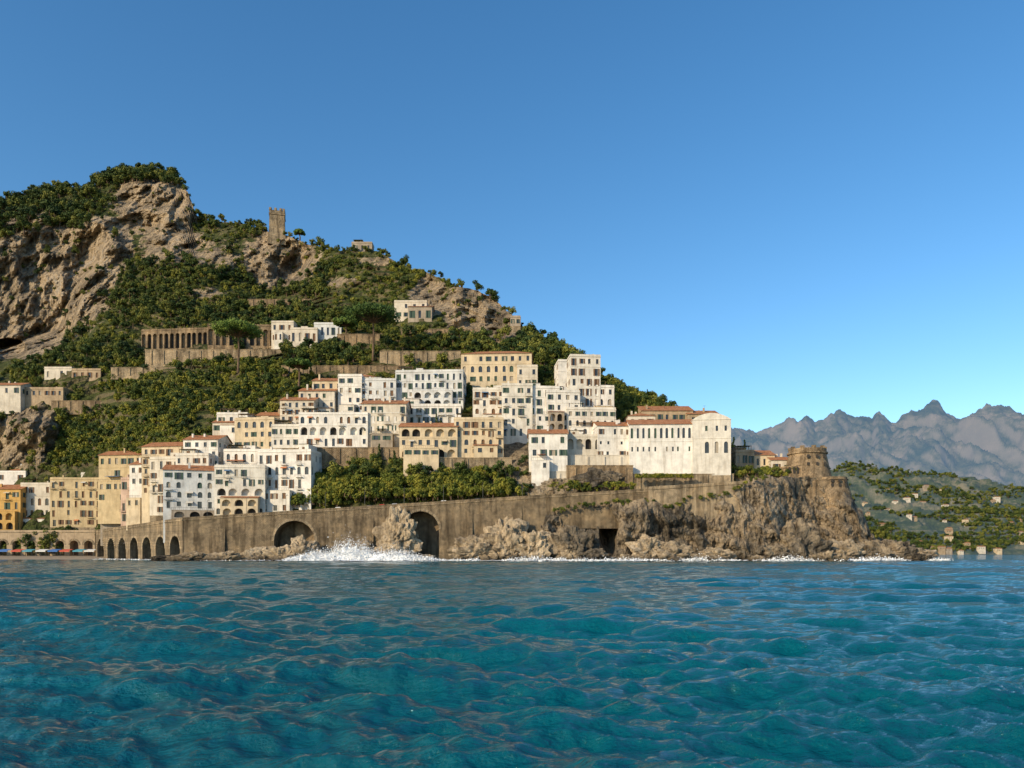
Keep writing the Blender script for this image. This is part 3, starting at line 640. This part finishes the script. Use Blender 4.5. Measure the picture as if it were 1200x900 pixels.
for _ in range(33000):
    i=random.randrange(ni); r=random.randrange(2,NR); px,py,q,rw=grid[(i,r)]
    if px<-100: continue
    if rw>.42 and random.random()>.06*(2-rw): continue
    if blocked(px,py,q.y): continue
    cl=noise.fractal(Vector((q.x*.018,q.y*.018,q.z*.02)),.8,2,4)
    town=py>430 and px>230
    if town and random.random()<.4: continue
    if cl<-.35 and random.random()<.6: continue
    t=random.random()
    if 60<px<335 and 425<py<548:
        if random.random()<.8: vp.append((tuple(q-Vector((0,0,.3))),random.uniform(.6,1.15)))
        if t<.12: tp.append((tuple(q-Vector((0,0,.4))),random.uniform(.5,1.)))
    elif cl>-.1 and t<.45: tp.append((tuple(q-Vector((0,0,.4))),random.uniform(.4,1.15)*(1 if not town else .6)))
    else: bp.append((tuple(q-Vector((0,0,.3))),random.uniform(.35,1.1)))
    if town and t>.985: cp.append((tuple(q),random.uniform(.5,.9)))
for i in range(ni):
    px,py,q,rw=grid[(i,NR-2)]
    if -100<px<620 and random.random()<(.75 if px<235 else .3): tp.append((tuple(q-Vector((0,0,.6))),random.uniform(.4,1.2) if px<235 else random.uniform(.3,.8)))
    if px<208:
        for _ in range(3 if px<112 else 2):
            r=random.randrange(NR-38 if px<110 else NR-9,NR); q=grid[(i,r)][2]; tp.append((tuple(q),random.uniform(.8,1.6)))
for _ in range(800):
    px=random.uniform(372,598); py=random.uniform(562-max(0,(px-480))*.10,586-(px-372)*.02); D=Dat(px,py)-random.uniform(0,5)
    if noise.noise((px*.06,py*.1,4))<-.25: continue
    vp.append((tuple(P(px,py,D)),random.uniform(.35,1.2)))
for _ in range(160):
    px=random.uniform(338,400); py=random.uniform(565,592); vp.append((tuple(P(px,py,Dat(px,py)-2)),random.uniform(.4,1.1)))
for _ in range(14):
    px=random.uniform(345,600); tp.append((tuple(P(px,562,Dat(px,562)-3)),random.uniform(.7,1.1)))
for _ in range(60):
    px=random.uniform(745,812); vp.append((tuple(P(px,560,275)),random.uniform(.3,.6)))
for _ in range(60):
    px=random.uniform(640,742); vp.append((tuple(P(px,random.uniform(568,576),275)),random.uniform(.3,.7)))
hp=[]
for _ in range(150):
    px=random.uniform(862,930); hp.append((tuple(P(px,random.uniform(552,560),random.uniform(280,292))),random.uniform(.4,.9)))
for _ in range(50):
    px=random.uniform(1010,1045); hp.append((tuple(P(px,random.uniform(620,634),random.uniform(272,276))),random.uniform(.3,.6)))
for _ in range(90):
    px=random.uniform(645,900); hp.append((tuple(P(px,topy(px)+random.uniform(-1,3),260)),random.uniform(.2,.5)))
scatter('hillside_trees',tp,C_tree,1);scatter('hillside_shrubs',bp,C_bush,2);scatter('terrace_vines',vp,C_vine,3);scatter('headland_shrubs',hp,C_bush,4)
if cp: scatter('cypress_trees',cp,C_cyp,5)
def umbrella(b,e,d,H,R,seed):
    rr=random.Random(seed); B=MB(); L_=MB(); e_=empty('stone_pine_tree',P(b,e,d))
    cyl(B,(0,0,-2),(.4,0,H*.45),.6,.45,8,M_bark,False);cyl(B,(.4,0,H*.45),(0,0,H*.68),.45,.3,8,M_bark,False)
    for i in range(34):
        an=i*2.4; ra=R*math.sqrt((i+.5)/34)*.84; c=(ra*math.cos(an),ra*math.sin(an),H*.87-(ra/R)**2*R*.26+rr.uniform(-.6,.7)); cyl(B,(0.1,0,H*.64),c,.18,.06,5,M_bark,False)
        leaves(L_,c,R*.22,200,.45,M_pine,rr,.8)
    B.obj('trunk_and_limbs',e_);L_.obj('crown',e_)
umbrella(279,432,Dat(279,432)-12,23,12,1); umbrella(437,418,Dat(437,418)-14,25,13.5,2); umbrella(351,285,505,9,4,3); umbrella(350,452,Dat(350,452)-6,12,6,4); umbrella(405,400,Dat(405,400)-8,12,6.5,5)

# ---------------------------------------------------------------- distant land
def farmat(name,cols,haze,hf,sc,steep=None):
    m,nt,b=newmat(name); g=nd(nt,'ShaderNodeNewGeometry'); mp=nd(nt,'ShaderNodeMapping'); lk(nt,g.outputs['Position'],mp.inputs[0]); mp.inputs['Scale'].default_value=(sc,sc,sc*1.6)
    n=noise_n(nt,mp.outputs[0],1,10,.78); r=ramp(nt,n.outputs[0],[(.4,cols[0]),(.5,cols[1]),(.6,cols[2])]); x=r.outputs[0]
    if steep:
        s=nd(nt,'ShaderNodeSeparateXYZ'); lk(nt,g.outputs['Normal'],s.inputs[0]); st=ramp(nt,s.outputs[2],[(.35,.8),(.6,0.)]); x=mix(nt,st.outputs[0],x,steep)
    lk(nt,x,b.inputs['Base Color']); em=nd(nt,'ShaderNodeEmission'); em.inputs[0].default_value=(*haze,1); ms=nd(nt,'ShaderNodeMixShader'); ms.inputs[0].default_value=hf  # airlight haze put into the material as a bluish glow
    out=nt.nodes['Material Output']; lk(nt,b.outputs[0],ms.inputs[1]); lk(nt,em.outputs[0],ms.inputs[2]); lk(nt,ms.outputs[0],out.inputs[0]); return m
def farhill(name,sky,D0,D1,amp,sc,mat,p0,p1,step=1.0,NRf=110,seed=0,terr=0,jag=.2):
    sky=np.array(sky,float); V=[];Fc=[];pxs=np.arange(p0,p1,step)
    for px in pxs:
        ys=float(np.interp(px,sky[:,0],sky[:,1])); zt=CH+(HZ-ys)/F*D1; X=(px-600)/F
        for r in range(NRf):
            v=r/(NRf-1); D=D0+(D1-D0)*v; xx=X*D
            rid=noise.ridged_multi_fractal(Vector((xx*sc+D*sc*.25,D*sc*.45,seed)),.9,2.05,7,1,2)-1.0
            z=zt*(v**.85)*D/D1+rid*amp*math.sin(math.pi*min(v*1.0,1))**.6*(.4+v*.6)
            z+=noise.fractal(Vector((xx*sc*4,D*sc*4,seed)),.75,2,5)*amp*jag*v
            if terr: t=z/terr; fq=t-math.floor(t); z=(math.floor(t)+min(1,max(0,(fq-.6)/.4)))*terr
            if v==0: z=-5
            V.append((xx,D,z))
        for k_ in range(1,5): V.append((X*(D1+k_*.1*D1),D1+k_*.1*D1,zt-k_*zt*.25))
    R_=NRf+4
    for i in range(len(pxs)-1):
        for r in range(R_-1): a_=i*R_+r; Fc.append((a_,a_+R_,a_+R_+1,a_+1))
    meshobj(name,V,Fc,[mat],None,True); return V,R_,len(pxs)
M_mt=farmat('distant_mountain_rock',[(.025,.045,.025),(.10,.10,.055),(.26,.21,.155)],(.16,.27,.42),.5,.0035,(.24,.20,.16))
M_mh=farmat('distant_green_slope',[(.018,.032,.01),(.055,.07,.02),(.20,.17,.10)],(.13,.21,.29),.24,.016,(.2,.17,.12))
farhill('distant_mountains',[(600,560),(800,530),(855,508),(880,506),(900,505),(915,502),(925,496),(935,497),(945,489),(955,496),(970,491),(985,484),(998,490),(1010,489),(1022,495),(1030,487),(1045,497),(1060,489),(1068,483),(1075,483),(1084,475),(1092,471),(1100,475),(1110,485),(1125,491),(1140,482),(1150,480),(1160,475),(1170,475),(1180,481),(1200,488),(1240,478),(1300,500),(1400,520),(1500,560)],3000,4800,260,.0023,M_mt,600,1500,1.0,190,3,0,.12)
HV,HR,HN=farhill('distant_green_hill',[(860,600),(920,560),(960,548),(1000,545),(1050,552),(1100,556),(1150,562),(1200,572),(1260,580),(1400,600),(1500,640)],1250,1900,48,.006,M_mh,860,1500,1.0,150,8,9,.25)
fp=[];rr=random.Random(5)
for _ in range(9000):
    i=rr.randrange(80,440); r=rr.randrange(3,149); v=HV[i*HR+r]
    if v[2]<2: continue
    if noise.fractal(Vector((v[0]*.006,v[1]*.006,v[2]*.02)),.8,2,4)>-.12: fp.append(((v[0]+rr.uniform(-2,2),v[1]+rr.uniform(-3,3),v[2]-1),rr.uniform(.7,1.7)))
scatter('distant_trees',fp,C_tree,8)
V_=MB()
for _ in range(55):
    i=rr.randrange(150,440); r=int(rr.uniform(3,14) if rr.random()<.4 else rr.uniform(14,110)); X,D,z=HV[i*HR+r]
    if z<3: continue
    w=rr.uniform(5,12);h=rr.uniform(3,6);m_=PL(rr.choice(['offwhite','cream','old','tan'])); V_.box(X,X+w,D-10,D,z-8,z+h,m_)
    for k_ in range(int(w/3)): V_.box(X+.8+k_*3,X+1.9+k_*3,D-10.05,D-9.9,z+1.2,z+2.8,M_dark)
    V_.poly([(X-.5,D-10.5,z+h+.05),(X+w+.5,D-10.5,z+h+.05),(X+w+.5,D-4,z+h+1.8),(X-.5,D-4,z+h+1.8)],M_tile)
V_.obj('distant_village')

# ---------------------------------------------------------------- sea
us=np.concatenate([np.linspace(-3,-.86,40),np.linspace(-.85,.85,640),np.linspace(.86,3,40)])
ds=np.concatenate([np.geomspace(2.5,7,30)[:-1],np.geomspace(7,310,720),np.geomspace(316,60000,60)])
DD,UU=np.meshgrid(ds,us,indexing='ij'); X=UU*DD; Y=DD; Z=np.zeros_like(X)
for k_ in range(110):
    Lw=0.32*(9.5/0.32)**(rng.random()); th=math.radians(-98+rng.normal()*(28+ (18 if Lw<2 else 0))); kx=math.cos(th)*2*math.pi/Lw; ky=math.sin(th)*2*math.pi/Lw; A=.0074*Lw**.66*(0.7+.6*rng.random()); ph=rng.random()*6.28
    cell=np.maximum(DD*.0053,0.01); att=np.clip((Lw/cell-3)/4,0,1); warp=.6*np.sin(X*.13/max(1,Lw*.2)+ph)+.6*np.sin(Y*.09+ph*2)
    s=np.sin(kx*X+ky*Y+ph+warp); Z+=A*att*(s+.3*(1-2*np.abs(np.cos((kx*X+ky*Y+ph+warp)/2+.78))))
amp=1+.4*np.sin(X*.05+Y*.03)*np.sin(Y*.07+1+X*.02); Z*=amp; Z[ds>2000,:]=0
nr,nc=Z.shape; co=np.stack([X,Y,Z],-1).reshape(-1,3)
idx=np.arange(nr*nc).reshape(nr,nc); q=np.stack([idx[:-1,:-1],idx[:-1,1:],idx[1:,1:],idx[1:,:-1]],-1).reshape(-1,4)
me=bpy.data.meshes.new('sea_water'); me.vertices.add(len(co)); me.vertices.foreach_set('co',co.ravel()); me.loops.add(q.size); me.loops.foreach_set('vertex_index',q.ravel()); me.polygons.add(len(q)); me.polygons.foreach_set('loop_start',np.arange(0,q.size,4)); me.polygons.foreach_set('loop_total',np.full(len(q),4)); me.update(calc_edges=True); me.polygons.foreach_set('use_smooth',np.ones(len(q),bool))
sea=bpy.data.objects.new('sea_water',me); scene.collection.objects.link(sea)
m,nt,b=newmat('sea_water'); g=nd(nt,'ShaderNodeNewGeometry'); b.inputs['Roughness'].default_value=.05; b.inputs['IOR'].default_value=1.33; b.inputs['Specular IOR Level'].default_value=.5
n0=noise_n(nt,g.outputs['Position'],.03,4); rs=ramp(nt,n0.outputs[0],[(.35,(0.0,.070,.098)),(.65,(0.0,.112,.142))]); lk(nt,rs.outputs[0],b.inputs['Base Color'])
mp=nd(nt,'ShaderNodeMapping'); mp.inputs['Scale'].default_value=(1,1.7,1); lk(nt,g.outputs['Position'],mp.inputs[0])
n1=noise_n(nt,mp.outputs[0],2.6,6,.62); n2=noise_n(nt,mp.outputs[0],.6,4,.6)
ad=nd(nt,'ShaderNodeMath',operation='MULTIPLY_ADD'); lk(nt,n2.outputs[0],ad.inputs[0]); ad.inputs[1].default_value=1.8; lk(nt,n1.outputs[0],ad.inputs[2]); bump(nt,b,ad.outputs[0],1.0,.17)
me.materials.append(m)

# surf
m,nt,b=newmat('sea_foam'); g=nd(nt,'ShaderNodeNewGeometry')
n=noise_n(nt,g.outputs['Position'],1.5); r=ramp(nt,n.outputs[0],[(.3,(.66,.71,.75)),(.6,(.9,.9,.9))]); lk(nt,r.outputs[0],b.inputs['Base Color']); M_foam=m
S=MB(); rr=random.Random(3)
def spray(px,d,h,w,n):
    for _ in range(n):
        t=abs(rr.gauss(0,.45)); x=P(px+rr.gauss(0,w),650,d).x; z=h*min(t,1.4)*(1-.3*rr.random()); y=d+rr.gauss(0,1.0); s=rr.uniform(.07,.24)*(1.2-.7*min(t,1.3)/1.3)
        c=Vector((x,y,z)); v=[c+Vector((rr.gauss(0,s),rr.gauss(0,s),rr.gauss(0,s))) for _ in range(4)]
        for f in((0,1,2),(0,2,3),(0,3,1),(1,3,2)): S.poly([v[k_] for k_ in f],M_foam)
hgt=lambda px: 1.2+7.6*math.exp(-((px-410)/24)**2)+3.4*math.exp(-((px-464)/24)**2)+2.6*math.exp(-((px-368)/16)**2)
for px in np.arange(338,508,2): spray(px,251.5,hgt(px)*rr.uniform(.7,1.25),2.8,330)
for px in np.arange(505,1110,4): 
    k_=noise.noise((px*.02,0,3)); 
    if k_>-.25: spray(px,float(np.interp(px,[505,640,700,900,1000,1100],[252,251,248,249,253,262])),.5+1.1*rr.random()+max(0,k_)*3,3,70)
for px in np.arange(110,345,5): spray(px,float(np.interp(px,[110,215,345],[322,256,254])),.4+.4*rr.random(),4,16)
S.obj('surf_spray')
for i,(px,d,a_,h_) in enumerate([(372,251.5,3.4,1.7),(392,251.5,4,2.6),(410,251.5,4.5,3.6),(426,251.5,4,2.7),(446,251,5,1.9),(468,251,5,1.8),(352,251.5,4,1.2)]): rock('breaking_wave_foam',px,656.5,d,a_,1.6,h_,M_foam,i+40)
W=MB()
def fz(px): return .05+.35*abs(noise.noise((px*.11,1,1)))
for px in np.arange(120,1110,2.0):
    def dd_(p): return float(np.interp(p,[120,215,345,505,640,700,900,1000,1100],[320,255,251,251,250,247,248,252,262]))
    def wd(p): return max(0.05,(.2+4.6*max(0,noise.fractal(Vector((p*.03,2,0)),.8,2,3)+.14)+(6*math.exp(-((p-420)/60)**2))))
    a_=P(px,650,dd_(px)); c=P(px+2,650,dd_(px+2)); W.poly([(a_.x,a_.y-wd(px),.12+fz(px)),(c.x,c.y-wd(px+2),.12+fz(px+2)),(c.x,c.y+3,.25+fz(px+2)),(a_.x,a_.y+3,.25+fz(px))],M_foam)
W.obj('surf_foam')

# ---------------------------------------------------------------- light, sky, camera
EL=23;AZ=226
w=bpy.data.worlds.new('World'); scene.world=w; w.use_nodes=True; nt=w.node_tree; bg=nt.nodes['Background']
sk=nt.nodes.new('ShaderNodeTexSky'); sk.sky_type='NISHITA'; sk.sun_disc=False; sk.sun_elevation=math.radians(EL); sk.sun_rotation=math.radians(AZ); sk.air_density=1.0; sk.dust_density=0.3; sk.ozone_density=2.2
hs=nt.nodes.new('ShaderNodeHueSaturation'); hs.inputs['Saturation'].default_value=1.27; hs.inputs['Value'].default_value=1.25; hs.inputs['Hue'].default_value=.498; nt.links.new(sk.outputs[0],hs.inputs['Color']); nt.links.new(hs.outputs[0],bg.inputs[0]); bg.inputs[1].default_value=.15
sl=bpy.data.lights.new('sun','SUN'); sl.energy=5.0; sl.angle=math.radians(.5); sl.color=(1,.81,.54); so=bpy.data.objects.new('sun',sl); scene.collection.objects.link(so)
dv=Vector((math.sin(math.radians(AZ))*math.cos(math.radians(EL)),math.cos(math.radians(AZ))*math.cos(math.radians(EL)),math.sin(math.radians(EL)))); so.rotation_euler=dv.to_track_quat('Z','Y').to_euler()
cam=bpy.data.cameras.new('camera'); cam.sensor_width=36; cam.lens=F/1200*36; cam.shift_y=(HZ-450)/1200; cam.clip_end=100000; cam.clip_start=.1
co_=bpy.data.objects.new('camera',cam); co_.location=(0,0,CH); co_.rotation_euler=(math.pi/2,0,0); scene.collection.objects.link(co_); scene.camera=co_
scene.view_settings.view_transform='Standard'; scene.view_settings.look='None'; scene.view_settings.exposure=0
